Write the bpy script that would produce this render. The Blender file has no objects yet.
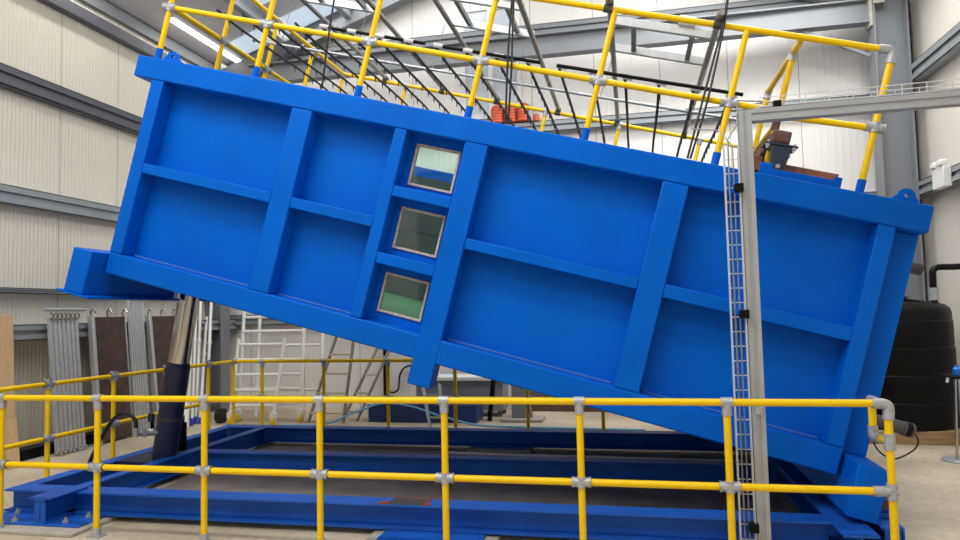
import bpy, bmesh, math, random
from mathutils import Vector, Matrix
random.seed(7)
S = bpy.context.scene
COL = S.collection

# ------------------------------------------------------------------ camera
CAM = Vector((4.251, -4.8495, 1.7316))
F_PX, YAW, PITCH, ROLL = 688.08, 0.2137, 0.0613, -0.0216
fw = Vector((-math.sin(YAW)*math.cos(PITCH), math.cos(YAW)*math.cos(PITCH), math.sin(PITCH)))
r0 = Vector((math.cos(YAW), math.sin(YAW), 0)); u0 = r0.cross(fw)
rr = math.cos(ROLL)*r0 + math.sin(ROLL)*u0
uu = -math.sin(ROLL)*r0 + math.cos(ROLL)*u0
cd = bpy.data.cameras.new('camera'); cam = bpy.data.objects.new('camera', cd); COL.objects.link(cam)
cd.sensor_width = 36.0; cd.lens = F_PX/960*36.0; cd.clip_start = 0.05; cd.clip_end = 200
m = Matrix((rr, uu, -fw)).transposed().to_4x4(); m.translation = CAM
cam.matrix_world = m
S.camera = cam

# ------------------------------------------------------------------ world, light, exposure
w = bpy.data.worlds.new('sky'); S.world = w; w.use_nodes = True
bg = w.node_tree.nodes['Background']; bg.inputs[0].default_value = (0.90, 0.95, 1.0, 1); bg.inputs[1].default_value = 0.15
LAMP_W = 12.0       # each ceiling lamp
UNSEEN_ROOFLIGHT_W = 230.0 # base power of the out-of-view rooflights, added for their light
FRONT_FILL_W = 18.0      # lamp added at an assumed, unseen front doorway
def area(name, loc, rot, sx, sy, power, color=(1, 1, 1)):
    d = bpy.data.lights.new(name, 'AREA'); d.shape = 'RECTANGLE'; d.size = sx; d.size_y = sy
    d.energy = power; d.color = color
    o = bpy.data.objects.new(name, d); COL.objects.link(o); o.location = loc; o.rotation_euler = rot
    return o
area('front_fill_light', (3.0, -8.8, 2.6), (math.radians(90), 0, 0), 7.0, 4.6, FRONT_FILL_W, (0.93, 0.97, 1.0))  # frontal fill added behind the camera, in the unseen doorway
S.view_settings.view_transform = 'Standard'; S.view_settings.look = 'None'
S.view_settings.gamma = 1.0; S.view_settings.use_curve_mapping = False
S.view_settings.exposure = -0.35

# ------------------------------------------------------------------ materials
def srgb(r, g, b):
    f = lambda c: (c/255/12.92) if c/255 <= 0.04045 else ((c/255+0.055)/1.055)**2.4
    return (f(r), f(g), f(b))
def mat(name, rgb, rough=0.5, metal=0.0, noise=0.0, nscale=8.0, bump=0.0, bscale=60.0, coat=0.0, emit=None, stretch=(1, 1, 1), dirt=None, spec=None):
    M = bpy.data.materials.new(name); M.use_nodes = True
    nt = M.node_tree; b = nt.nodes['Principled BSDF']
    b.inputs['Base Color'].default_value = (*rgb, 1); b.inputs['Roughness'].default_value = rough
    b.inputs['Metallic'].default_value = metal
    if spec is not None: b.inputs['Specular IOR Level'].default_value = spec
    if coat: b.inputs['Coat Weight'].default_value = coat; b.inputs['Coat Roughness'].default_value = 0.15
    tc = nt.nodes.new('ShaderNodeTexCoord'); mp = nt.nodes.new('ShaderNodeMapping'); mp.inputs['Scale'].default_value = stretch
    nt.links.new(tc.outputs['Object'], mp.inputs[0])
    if noise:
        n = nt.nodes.new('ShaderNodeTexNoise'); n.inputs['Scale'].default_value = nscale; n.inputs['Detail'].default_value = 6
        nt.links.new(mp.outputs[0], n.inputs['Vector'])
        mx = nt.nodes.new('ShaderNodeMix'); mx.data_type = 'RGBA'
        lo = tuple(max(0, c*(1-noise)) for c in rgb) if dirt is None else dirt
        hi = tuple(min(1, c*(1+noise*0.7)) for c in rgb)
        mx.inputs[6].default_value = (*lo, 1); mx.inputs[7].default_value = (*hi, 1)
        rmp = nt.nodes.new('ShaderNodeMapRange'); rmp.inputs[1].default_value = 0.3; rmp.inputs[2].default_value = 0.7
        nt.links.new(n.outputs['Fac'], rmp.inputs[0]); nt.links.new(rmp.outputs[0], mx.inputs[0])
        nt.links.new(mx.outputs[2], b.inputs['Base Color'])
    if bump:
        n2 = nt.nodes.new('ShaderNodeTexNoise'); n2.inputs['Scale'].default_value = bscale; n2.inputs['Detail'].default_value = 4
        nt.links.new(mp.outputs[0], n2.inputs['Vector'])
        bp = nt.nodes.new('ShaderNodeBump'); bp.inputs['Strength'].default_value = bump; bp.inputs['Distance'].default_value = 0.01
        nt.links.new(n2.outputs['Fac'], bp.inputs['Height']); nt.links.new(bp.outputs[0], b.inputs['Normal'])
    if emit:
        b.inputs['Emission Color'].default_value = (*emit[0], 1); b.inputs['Emission Strength'].default_value = emit[1]
    return M
def ribbed(name, rgb, axis, pitch, seam=None, seam_off=0.0, rough=0.45, depth=0.4):
    """painted metal cladding: fine ribs across one axis, a dark joint every seam metres"""
    M = mat(name, rgb, rough); nt = M.node_tree; b = nt.nodes['Principled BSDF']
    g = nt.nodes.new('ShaderNodeNewGeometry'); sp = nt.nodes.new('ShaderNodeSeparateXYZ')
    nt.links.new(g.outputs['Position'], sp.inputs[0]); src = sp.outputs[axis]
    def mth(op, a, bb):
        k = nt.nodes.new('ShaderNodeMath'); k.operation = op
        for i, v in enumerate((a, bb)):
            if v is None: continue
            if isinstance(v, (int, float)): k.inputs[i].default_value = v
            else: nt.links.new(v, k.inputs[i])
        return k.outputs[0]
    ph = mth('MULTIPLY', src, 2*math.pi/pitch); s = mth('SINE', ph, None)
    s2 = mth('POWER', mth('MAXIMUM', s, 0.0), 3.0)
    n = nt.nodes.new('ShaderNodeTexNoise'); n.inputs['Scale'].default_value = 0.9; n.inputs['Detail'].default_value = 3
    nt.links.new(g.outputs['Position'], n.inputs['Vector'])
    bp = nt.nodes.new('ShaderNodeBump'); bp.inputs['Strength'].default_value = depth; bp.inputs['Distance'].default_value = 0.006
    nt.links.new(s2, bp.inputs['Height']); nt.links.new(bp.outputs[0], b.inputs['Normal'])
    mx = nt.nodes.new('ShaderNodeMix'); mx.data_type = 'RGBA'
    mx.inputs[6].default_value = (*[c*0.93 for c in rgb], 1); mx.inputs[7].default_value = (*[min(1, c*1.04) for c in rgb], 1)
    nt.links.new(n.outputs['Fac'], mx.inputs[0]); last = mx.outputs[2]
    if seam:
        f = mth('FRACT', mth('DIVIDE', mth('SUBTRACT', src, seam_off), seam), None)
        line = mth('LESS_THAN', mth('MULTIPLY', f, seam), 0.011)
        m2 = nt.nodes.new('ShaderNodeMix'); m2.data_type = 'RGBA'
        nt.links.new(line, m2.inputs[0]); nt.links.new(last, m2.inputs[6]); m2.inputs[7].default_value = (*[c*0.35 for c in rgb], 1)
        last = m2.outputs[2]
    nt.links.new(last, b.inputs['Base Color'])
    return M
def glass(name, tint, refl=0.08):
    M = bpy.data.materials.new(name); M.use_nodes = True; nt = M.node_tree
    for n in list(nt.nodes):
        if n.type != 'OUTPUT_MATERIAL': nt.nodes.remove(n)
    out = [n for n in nt.nodes if n.type == 'OUTPUT_MATERIAL'][0]
    t = nt.nodes.new('ShaderNodeBsdfTransparent'); t.inputs[0].default_value = (*tint, 1)
    g = nt.nodes.new('ShaderNodeBsdfGlossy'); g.inputs['Roughness'].default_value = 0.03
    lw = nt.nodes.new('ShaderNodeFresnel'); lw.inputs['IOR'].default_value = 1.5
    mx = nt.nodes.new('ShaderNodeMixShader'); nt.links.new(lw.outputs[0], mx.inputs[0])
    nt.links.new(t.outputs[0], mx.inputs[1]); nt.links.new(g.outputs[0], mx.inputs[2]); nt.links.new(mx.outputs[0], out.inputs[0])
    return M
MT = {}
MT['blue'] = mat('tank_blue_paint', srgb(0, 95, 200), 0.42, spec=0.09, noise=0.08, nscale=2.5, bump=0.05, bscale=25)
MT['blue_base'] = mat('base_blue_paint', srgb(26, 92, 190), 0.45, spec=0.3, noise=0.14, nscale=5, bump=0.08, bscale=40)
MT['navy'] = mat('ram_navy_paint', srgb(22, 34, 70), 0.4, noise=0.1, nscale=6)
MT['yellow'] = mat('yellow_paint', srgb(240, 198, 0), 0.38, spec=0.3, noise=0.04, nscale=12)
MT['galv'] = mat('galvanised_fitting', srgb(175, 178, 182), 0.45, 0.35, noise=0.18, nscale=60, bump=0.2, bscale=90)
MT['alu'] = mat('aluminium', srgb(196, 198, 200), 0.38, 0.55, noise=0.10, nscale=20)
MT['alu_dull'] = mat('weathered_aluminium', srgb(150, 146, 140), 0.5, 0.5, noise=0.22, nscale=30)
MT['gantry'] = mat('gantry_profile_grey', srgb(174, 177, 180), 0.45, 0.3, noise=0.06, nscale=8)
MT['wire'] = mat('zinc_wire', srgb(206, 208, 210), 0.4, 0.1)
MT['tread'] = mat('pale_tread', srgb(214, 200, 176), 0.7)
MT['dusty'] = mat('dusty_blue_paint', srgb(56, 108, 186), 0.7)
MT['chrome'] = mat('polished_chrome', srgb(190, 188, 185), 0.16, 1.0)
MT['grey_steel'] = mat('grey_painted_steel', srgb(126, 130, 135), 0.5, noise=0.05, nscale=2)
MT['dark_steel'] = mat('dark_grey_steel', srgb(84, 86, 96), 0.5, noise=0.05, nscale=2)
MT['girt'] = mat('galvanised_girt', srgb(150, 156, 160), 0.45, 0.25, noise=0.08, nscale=3)
MT['black'] = mat('black_rubber', srgb(18, 18, 20), 0.5, noise=0.1, nscale=10)
MT['black_plastic'] = mat('black_plastic', srgb(9, 9, 10), 0.4, spec=.2, noise=0.1, nscale=3)
MT['dark_grey'] = mat('dark_grey_plastic', srgb(70, 70, 72), 0.5)
MT['white_pl'] = mat('white_plastic', srgb(228, 228, 224), 0.4)
MT['white_steel'] = mat('white_coated_tube', srgb(240, 240, 236), 0.4, 0.0, noise=0.06, nscale=20)
MT['rust'] = mat('rust_brown_steel', srgb(152, 94, 68), 0.75, noise=0.35, nscale=14, bump=0.2, bscale=60)
MT['darkrust'] = mat('dark_rusty_steel', srgb(98, 68, 58), 0.7, noise=0.4, nscale=18, bump=0.2, bscale=60)
MT['redrust'] = mat('red_oxide_edge', srgb(150, 68, 48), 0.8, noise=0.4, nscale=40)
MT['rubber_pad'] = mat('grey_rubber_pad', srgb(70, 70, 72), 0.8, noise=0.2, nscale=40)
MT['bracket'] = mat('slate_bracket_paint', srgb(38, 50, 66), 0.45)
MT['concrete'] = mat('grout_concrete', srgb(176, 170, 160), 0.85, noise=0.15, nscale=10, bump=0.3, bscale=40)
MT['wood'] = mat('pale_timber', srgb(214, 180, 138), 0.7, noise=0.12, nscale=5, stretch=(8, 8, 0.6), bump=0.1)
MT['sleeper'] = mat('sawn_sleeper_timber', srgb(170, 140, 100), 0.8, noise=0.25, nscale=4, stretch=(0.8, 8, 8), bump=0.2)
MT['brownply'] = mat('dark_brown_phenolic_ply', srgb(78, 58, 52), 0.55, noise=0.3, nscale=7, dirt=srgb(56, 40, 36))
MT['orange'] = mat('orange_plastic', srgb(214, 96, 62), 0.5, noise=0.1, nscale=10)
MT['cyan'] = mat('pale_blue_hose', srgb(108, 176, 214), 0.4)
MT['bluecap'] = mat('bright_blue_cap', srgb(40, 130, 230), 0.4)
MT['royal'] = mat('royal_blue_plastic', srgb(30, 60, 190), 0.4)
MT['navyblue'] = mat('blue_trough_paint', srgb(36, 66, 130), 0.5, noise=0.15, nscale=5)
MT['liner'] = mat('dark_grey_liner', srgb(60, 66, 68), 0.6, noise=0.15, nscale=5, stretch=(4, 4, 0.5))
MT['turf'] = mat('green_matting', srgb(58, 112, 78), 0.8, noise=0.35, nscale=18, stretch=(1, 4, 1), bump=0.3)
MT['sealant'] = mat('window_frame_sealant', srgb(192, 178, 166), 0.6, noise=0.3, nscale=35)
MT['glass'] = glass('tank_glass', (0.80, 0.93, 0.88))
MT['window'] = mat('window_pane', srgb(196, 204, 212), 0.15)
MT['lamp'] = mat('lamp_diffuser', (1, 1, 1), 0.5, emit=((1, 0.98, 0.94), 7.0))
MT['rooflight'] = mat('translucent_rooflight', srgb(200, 220, 240), 0.5, emit=((0.78, 0.90, 1.0), 0.6))
MT['wall_w'] = ribbed('left_wall_cladding', srgb(224, 218, 203), 1, 0.062, 1.11, 1.0, depth=.8)
MT['wall_r'] = ribbed('right_wall_cladding', srgb(230, 224, 214), 1, 0.075)
MT['wall_b'] = ribbed('back_wall_cladding', srgb(232, 229, 224), 0, 0.11, 1.12, 0.4)
MT['roof'] = ribbed('roof_liner_cladding', srgb(212, 209, 209), 1, 0.12)
def floor_mat():
    M = mat('concrete_floor', srgb(196, 186, 170), 0.7); nt = M.node_tree; b = nt.nodes['Principled BSDF']
    g = nt.nodes.new('ShaderNodeNewGeometry')
    n1 = nt.nodes.new('ShaderNodeTexNoise'); n1.inputs['Scale'].default_value = 0.8; n1.inputs['Detail'].default_value = 8
    n2 = nt.nodes.new('ShaderNodeTexNoise'); n2.inputs['Scale'].default_value = 14; n2.inputs['Detail'].default_value = 6
    for n in (n1, n2): nt.links.new(g.outputs['Position'], n.inputs['Vector'])
    a = nt.nodes.new('ShaderNodeMix'); a.data_type = 'RGBA'
    a.inputs[6].default_value = (*srgb(172, 158, 136), 1); a.inputs[7].default_value = (*srgb(214, 200, 176), 1)
    mr = nt.nodes.new('ShaderNodeMapRange'); mr.inputs[1].default_value = .35; mr.inputs[2].default_value = .65
    nt.links.new(n1.outputs['Fac'], mr.inputs[0]); nt.links.new(mr.outputs[0], a.inputs[0])
    c = nt.nodes.new('ShaderNodeMix'); c.data_type = 'RGBA'; c.blend_type = 'MULTIPLY'; c.inputs[0].default_value = 0.45
    cr = nt.nodes.new('ShaderNodeMapRange'); cr.inputs[1].default_value = .3; cr.inputs[2].default_value = .7; cr.inputs[3].default_value = .6; cr.inputs[4].default_value = 1.1
    nt.links.new(n2.outputs['Fac'], cr.inputs[0]); nt.links.new(a.outputs[2], c.inputs[6]); nt.links.new(cr.outputs[0], c.inputs[7])
    nt.links.new(c.outputs[2], b.inputs['Base Color'])
    bp = nt.nodes.new('ShaderNodeBump'); bp.inputs['Strength'].default_value = .15; bp.inputs['Distance'].default_value = .01
    nt.links.new(n2.outputs['Fac'], bp.inputs['Height']); nt.links.new(bp.outputs[0], b.inputs['Normal'])
    return M
MT['floor'] = floor_mat()
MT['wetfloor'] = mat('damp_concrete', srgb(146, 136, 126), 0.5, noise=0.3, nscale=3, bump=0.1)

# ------------------------------------------------------------------ mesh helpers
class MB:
    def __init__(self): self.v = []; self.f = []
    def add(self, vs, fs):
        k = len(self.v); self.v += [Vector(p) for p in vs]; self.f += [tuple(i+k for i in q) for q in fs]; return self
    def box(self, x0, x1, y0, y1, z0, z1):
        vs = [(x, y, z) for z in (z0, z1) for y in (y0, y1) for x in (x0, x1)]
        return self.add(vs, [(0, 2, 3, 1), (4, 5, 7, 6), (0, 1, 5, 4), (2, 6, 7, 3), (0, 4, 6, 2), (1, 3, 7, 5)])
    def beam(self, p, q, wd, ht, up=(0, 0, 1)):
        """box-section bar from p to q"""
        p = Vector(p); q = Vector(q); d = (q-p).normalized(); s = d.cross(Vector(up))
        if s.length < 1e-4: s = d.cross(Vector((1, 0, 0)))
        s.normalize(); t = s.cross(d)
        vs = []
        for c in (p, q):
            for a, b in ((-1, -1), (1, -1), (1, 1), (-1, 1)): vs.append(c+s*a*wd/2+t*b*ht/2)
        return self.add(vs, [(0, 1, 2, 3), (7, 6, 5, 4), (0, 4, 5, 1), (1, 5, 6, 2), (2, 6, 7, 3), (3, 7, 4, 0)])
    def tube(self, pts, r, n=12, cap=True):
        pts = [Vector(p) for p in pts]; k0 = len(self.v); N = len(pts); up = None
        rs = r if isinstance(r, (list, tuple)) else [r]*N
        vs = []; prev = None
        for i, p in enumerate(pts):
            d = (pts[min(i+1, N-1)]-pts[max(i-1, 0)]).normalized()
            if prev is None:
                a = Vector((0, 0, 1)) if abs(d.z) < .9 else Vector((1, 0, 0)); s = d.cross(a).normalized()
            else:
                s = (prev-d*prev.dot(d)).normalized()
            prev = s; t = d.cross(s)
            for j in range(n):
                an = 2*math.pi*j/n; vs.append(p+(s*math.cos(an)+t*math.sin(an))*rs[i])
        fs = []
        for i in range(N-1):
            for j in range(n): fs.append((i*n+j, i*n+(j+1) % n, (i+1)*n+(j+1) % n, (i+1)*n+j))
        if cap: fs += [tuple(range(n-1, -1, -1)), tuple((N-1)*n+j for j in range(n))]
        return self.add(vs, fs)
    def prism(self, poly, a0, a1, axis='y'):
        """polygon in the other two axes, extruded along axis"""
        n = len(poly); mk = {'y': lambda a, b, c: (a, c, b), 'x': lambda a, b, c: (c, a, b), 'z': lambda a, b, c: (a, b, c)}[axis]
        vs = [mk(a, b, a0) for a, b in poly]+[mk(a, b, a1) for a, b in poly]
        return self.add(vs, [tuple(range(n)), tuple(range(2*n-1, n-1, -1))]+[(i, i+n, (i+1) % n+n, (i+1) % n) for i in range(n)])
    def lathe(self, prof, c=(0, 0, 0), n=32, ax=None):
        c = Vector(c); vs = []; Np = len(prof)
        for r, z in prof:
            for j in range(n):
                an = 2*math.pi*j/n; p = Vector((r*math.cos(an), r*math.sin(an), z)); vs.append(c+(ax @ p if ax else p))
        fs = [(i*n+j, i*n+(j+1) % n, (i+1)*n+(j+1) % n, (i+1)*n+j) for i in range(Np-1) for j in range(n)]
        if prof[0][0] > 1e-5: fs.append(tuple(range(n-1, -1, -1)))
        if prof[-1][0] > 1e-5: fs.append(tuple((Np-1)*n+j for j in range(n)))
        return self.add(vs, fs)
    def plate_hole(self, poly, hc, hr, a0, a1, n=24):
        """polygon plate in x-z with a round hole, thickness along y"""
        pts = []
        for j in range(n):
            an = 2*math.pi*j/n; d = (math.cos(an), math.sin(an)); best = None
            for i in range(len(poly)):
                (x1, z1), (x2, z2) = poly[i], poly[(i+1) % len(poly)]
                ex, ez = x2-x1, z2-z1; den = d[0]*ez-d[1]*ex
                if abs(den) < 1e-9: continue
                t = ((x1-hc[0])*ez-(z1-hc[1])*ex)/den; s = ((x1-hc[0])*d[1]-(z1-hc[1])*d[0])/den
                if t > 0 and -1e-6 <= s <= 1+1e-6 and (best is None or t < best): best = t
            pts.append((hc[0]+d[0]*best, hc[1]+d[1]*best, hc[0]+d[0]*hr, hc[1]+d[1]*hr))
        vs = []
        for y in (a0, a1):
            vs += [(p[0], y, p[1]) for p in pts]; vs += [(p[2], y, p[3]) for p in pts]
        fs = []
        for j in range(n):
            k = (j+1) % n
            fs += [(j, k, n+k, n+j), (2*n+j, 3*n+j, 3*n+k, 2*n+k), (j, 2*n+j, 2*n+k, k), (n+j, n+k, 3*n+k, 3*n+j)]
        return self.add(vs, fs)
    def ibeam(self, axis, a0, a1, c, wd, z0, z1, tf=0.018, tw=0.014):
        """H-section along x or y; c is the centre on the other axis"""
        for (w2, za, zb) in ((wd, z0, z0+tf), (wd, z1-tf, z1), (tw, z0+tf, z1-tf)):
            if axis == 'x': self.box(a0, a1, c-w2/2, c+w2/2, za, zb)
            else: self.box(c-w2/2, c+w2/2, a0, a1, za, zb)
        return self
def build(name, mb, material, parent=None, off=(0, 0, 0), bevel=0.0, smooth=True):
    me = bpy.data.meshes.new(name); o = Vector(off)
    me.from_pydata([v-o for v in mb.v], [], mb.f)
    bm = bmesh.new(); bm.from_mesh(me); bmesh.ops.recalc_face_normals(bm, faces=bm.faces)
    if smooth:
        for f in bm.faces: f.smooth = True
        for e in bm.edges:
            if len(e.link_faces) == 2 and e.calc_face_angle() > math.radians(38): e.smooth = False
    bm.to_mesh(me); bm.free()
    me.materials.append(MT[material] if isinstance(material, str) else material)
    ob = bpy.data.objects.new(name, me); COL.objects.link(ob)
    if parent: ob.parent = parent
    if bevel:
        b = ob.modifiers.new('edge', 'BEVEL'); b.width = bevel; b.segments = 2; b.limit_method = 'ANGLE'; b.angle_limit = math.radians(50)
    return ob
def tag(o, label, cat, group=None, kind=None):
    o['label'] = label; o['category'] = cat
    if group: o['group'] = group
    if kind: o['kind'] = kind
    return o
class Thing:
    """Empty at the thing's base, its parts given in the thing's own frame (base point c)"""
    def __init__(s, name, label, cat, c=(0, 0, 0), group=None, rot=(0, 0, 0), loc=None):
        s.c = Vector(c); s.o = bpy.data.objects.new(name, None); COL.objects.link(s.o); s.o.empty_display_size = 0.1
        s.o.location = loc if loc is not None else c; s.o.rotation_euler = rot; tag(s.o, label, cat, group)
    def part(s, name, mb, material, parent=None, bevel=0.0, label=None):
        ob = build(name, mb, material, parent or s.o, s.c, bevel)
        if label: ob['label'] = label
        return ob
def one(name, mb, material, label, cat, group=None, bevel=0.0, base=None):
    """a thing that is one mesh, its origin at its base"""
    if base is None:
        xs = [v.x for v in mb.v]; ys = [v.y for v in mb.v]; zs = [v.z for v in mb.v]
        base = ((min(xs)+max(xs))/2, (min(ys)+max(ys))/2, min(zs))
    o = build(name, mb, material, None, base, bevel); o.location = base
    return tag(o, label, cat, group)
def struct(name, mb, material, bevel=0.0, parent=None):
    o = build(name, mb, material, parent, (0, 0, 0), bevel)
    if parent is None: o['kind'] = 'structure'
    return o
def lerp(a, b, t): return Vector(a).lerp(Vector(b), t)
def curve(pts, n=8):
    """Catmull-Rom through the points"""
    P = [Vector(p) for p in pts]; P = [P[0]*2-P[1]]+P+[P[-1]*2-P[-2]]; out = []
    for i in range(1, len(P)-2):
        for k in range(n):
            t = k/n; a, b, c, d = P[i-1:i+3]
            out.append(0.5*((2*b)+(c-a)*t+(2*a-5*b+4*c-d)*t*t+(3*b-a-3*c+d)*t*t*t))
    out.append(P[-2]); return out

# ------------------------------------------------------------------ the hall
XL, XR, YB, YF = -3.5, 8.7, 7.3, -9.0
SL, EV, XRIDGE = 0.34, 6.6, 2.6
def roof_z(x): return EV+SL*(x-XL) if x < XRIDGE else EV+SL*(XRIDGE-XL)-SL*(x-XRIDGE)
ZR = roof_z(XRIDGE)
struct('floor', MB().box(XL-.3, XR+.3, YF-1, YB+.3, -0.2, 0), 'floor')
struct('wall_left', MB().box(XL-.2, XL, YF, YB+.2, 0, EV+.05), 'wall_w')
struct('wall_right', MB().box(XR, XR+.2, YF, YB+.2, 0, roof_z(XR)+.05), 'wall_r')
struct('wall_back', MB().prism([(XL, 0), (XR, 0), (XR, roof_z(XR)), (XRIDGE, ZR), (XL, EV)], YB, YB+.2), 'wall_b')
struct('wall_front', MB().prism([(XL, 0), (-.6, 0), (-.6, 5.1), (6.6, 5.1), (6.6, 0), (XR, 0), (XR, roof_z(XR)), (XRIDGE, ZR), (XL, EV)], YF-.2, YF), 'wall_b')
c = MB()
c.prism([(XL-.2, EV-SL*.2), (XRIDGE, ZR), (XRIDGE, ZR+.15), (XL-.2, EV+.1)], YF, YB+.2)
c.prism([(XRIDGE, ZR), (XR+.2, roof_z(XR+.2)), (XR+.2, roof_z(XR+.2)+.15), (XRIDGE, ZR+.15)], YF, YB+.2)
struct('ceiling', c, 'roof')
TRIM = [0]
def trim(mb, material, bevel=0.0):
    TRIM[0] += 1; return struct('trim_%d' % TRIM[0], mb, material, bevel)
# wall girts: cold-rolled rails running along the left wall
def girt_y(x, side, z0, z1, y0, y1, d=.16):
    m = MB(); s = side
    def bx(a, b, za, zb): m.box(min(x+s*a, x+s*b), max(x+s*a, x+s*b), y0, y1, za, zb)
    h = z1-z0
    bx(.0, d, z1-.012, z1); bx(.0, d, z0, z0+.012); bx(d-.012, d, z0, z0+h*.36); bx(d-.012, d, z1-h*.36, z1); bx(d-.05, d-.035, z0+h*.3, z1-h*.3)
    return m
trim(girt_y(XL, 1, 4.72, 4.98, YF, YB), 'dark_steel')
trim(girt_y(XL, 1, 3.22, 3.46, YF, YB), 'girt')
trim(girt_y(XL, 1, 2.10, 2.17, YF, YB, .14), 'girt')
trim(girt_y(XL, 1, 1.50, 1.70, YF, YB, .30), 'girt')
trim(MB().box(XL, XL+.14, YF, YB, 6.10, 6.20).box(XL, XL+.12, YF, YB, 6.205, 6.28), 'dark_steel')
trim(MB().box(XL, XL+.08, YF, YB, 6.42, 6.60).box(XL, XL+.12, YF, YB, 6.60, 6.62), 'grey_steel')
trim(girt_y(XR, -1, 3.32, 3.54, YF, YB, .2), 'girt')
trim(girt_y(XR, -1, 5.06, 5.32, YF, YB, .2), 'girt')
def girt_x(y, z0, z1, x0, x1, d=.16):
    m = MB(); h = z1-z0
    m.box(x0, x1, y-d, y, z1-.012, z1).box(x0, x1, y-d, y, z0, z0+.012).box(x0, x1, y-d, y-d+.012, z0, z0+h*.4).box(x0, x1, y-d, y-d+.012, z1-h*.4, z1).box(x0, x1, y-d+.04, y-d+.05, z0+h*.3, z1-h*.3)
    return m
trim(girt_x(YB, 6.64, 6.86, XL, XR), 'grey_steel')
trim(girt_x(YB, 4.90, 5.10, XL, XR), 'girt')
trim(girt_x(YB, 3.30, 3.52, XL, XR), 'girt')
trim(girt_x(YB, 1.58, 1.78, XL, XR), 'girt')
# long cross beam in front of the back wall, its end plate and fly brace
bm_ = MB().ibeam('x', -2.55, 7.98, 6.6, .20, 6.05, 6.42, .022, .016)
trim(bm_, 'grey_steel')
trim(MB().box(7.98, 8.02, 6.48, 6.72, 5.98, 6.95).box(8.02, 8.18, 6.42, 6.46, 6.3, 7.1), 'concrete')
trim(MB().beam((7.0, 6.6, 6.06), (7.99, 6.6, 5.55), .05, .05), 'grey_steel')
# portal columns
def column(x0, x1, y, z1):
    m = MB(); m.box(x0, x0+.025, y-.15, y+.15, 0, z1).box(x1-.025, x1, y-.15, y+.15, 0, z1).box(x0+.025, x1-.025, y-.01, y+.01, 0, z1)
    return m
trim(column(8.02, 8.5, 6.6, 6.5), 'grey_steel')
trim(MB().box(8.55, 8.68, 6.9, 7.28, 0, 6.5), 'dark_steel')
trim(column(-3.48, -3.16, 6.75, 6.55), 'grey_steel')
# gable rafter and its haunch
trim(MB().prism([(XL, EV-.36), (XRIDGE, ZR-.36), (XRIDGE, ZR-.02), (XL, EV-.02)], YB-.32, YB-.12), 'grey_steel')
trim(MB().prism([(XRIDGE, ZR-.36), (XR, roof_z(XR)-.36), (XR, roof_z(XR)-.02), (XRIDGE, ZR-.02)], YB-.32, YB-.12), 'grey_steel')
trim(MB().prism([(-3.15, 6.0), (-2.6, 6.06), (-1.2, 6.98), (-3.15, 6.4)], 6.55, 6.66), 'dark_steel')
for x in (-1.95, -.72, .5, 1.75, 3.5, 4.8, 6.1, 7.4):   # purlins along the roof
    z = roof_z(x); trim(MB().box(x-.03, x+.03, YF, YB-.32, z-.24, z-.01).box(x-.09, x+.03, YF, YB-.32, z-.25, z-.235), 'girt')
# window in the gable, with mullions
wn = struct('window_1', MB().box(1.35, 1.43, YB-.06, YB+.02, 5.25, 7.35).box(2.38, 2.46, YB-.06, YB+.02, 5.25, 7.35).box(1.43, 2.38, YB-.06, YB+.02, 7.27, 7.35).box(1.43, 2.38, YB-.06, YB+.02, 5.25, 5.33).box(1.86, 1.94, YB-.06, YB+.02, 5.33, 7.27).box(1.43, 2.38, YB-.06, YB+.02, 6.28, 6.36), 'white_pl')
for a in (1.43, 1.94):
    for z in (5.33, 6.36): struct('pane', MB().box(a, a+.43, YB-.03, YB-.02, z, z+.93), 'window', parent=wn)
# rooflights: translucent roof sheets with area lamps, the unseen ones added for light
def rooflight(x0, x1, y0, y1):
    m = MB(); d = .012
    m.add([(x0, y0, roof_z(x0)-d), (x1, y0, roof_z(x1)-d), (x1, y1, roof_z(x1)-d), (x0, y1, roof_z(x0)-d),
           (x0, y0, roof_z(x0)-d-.02), (x1, y0, roof_z(x1)-d-.02), (x1, y1, roof_z(x1)-d-.02), (x0, y1, roof_z(x0)-d-.02)],
          [(0, 1, 2, 3), (7, 6, 5, 4), (0, 4, 5, 1), (1, 5, 6, 2), (2, 6, 7, 3), (3, 7, 4, 0)])
    return m
NW = [1]
def add_rooflight(x0, x1, y0, y1, power):
    NW[0] += 1; struct('window_%d' % NW[0], rooflight(x0, x1, y0, y1), 'rooflight')
    xm = (x0+x1)/2; ang = math.atan(SL)*(1 if xm < XRIDGE else -1)
    area('rooflight_daylight', (xm, (y0+y1)/2, roof_z(xm)-.12), (0, -ang, 0), (x1-x0)*.95, (y1-y0)*.95, power, (1.0, 0.985, 0.96))
add_rooflight(-2.9, 2.0, 6.35, 6.92, 48)
add_rooflight(-1.9, 2.4, 4.9, 5.75, 90)
for y, k in ((-2.5, 1.75), (-5.6, 1.3)):  # unseen rooflights, placed and powered for the light on the tank front
    add_rooflight(-1.6, 2.5, y-.5, y+.5, UNSEEN_ROOFLIGHT_W*k)
    add_rooflight(2.7, 6.4, y-.5, y+.5, UNSEEN_ROOFLIGHT_W*.42*k)
add_rooflight(4.2, 8.2, 1.6, 2.6, UNSEEN_ROOFLIGHT_W*1.25)  # unseen rooflight added to brighten the right wall
add_rooflight(4.2, 8.2, 4.9, 5.75, UNSEEN_ROOFLIGHT_W*1.25)  # unseen, added to light the right and back walls only
add_rooflight(-1.2, 2.5, 1.9, 2.7, UNSEEN_ROOFLIGHT_W*.7)  # unseen too, shifted right to keep the left wall from glaring
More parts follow.
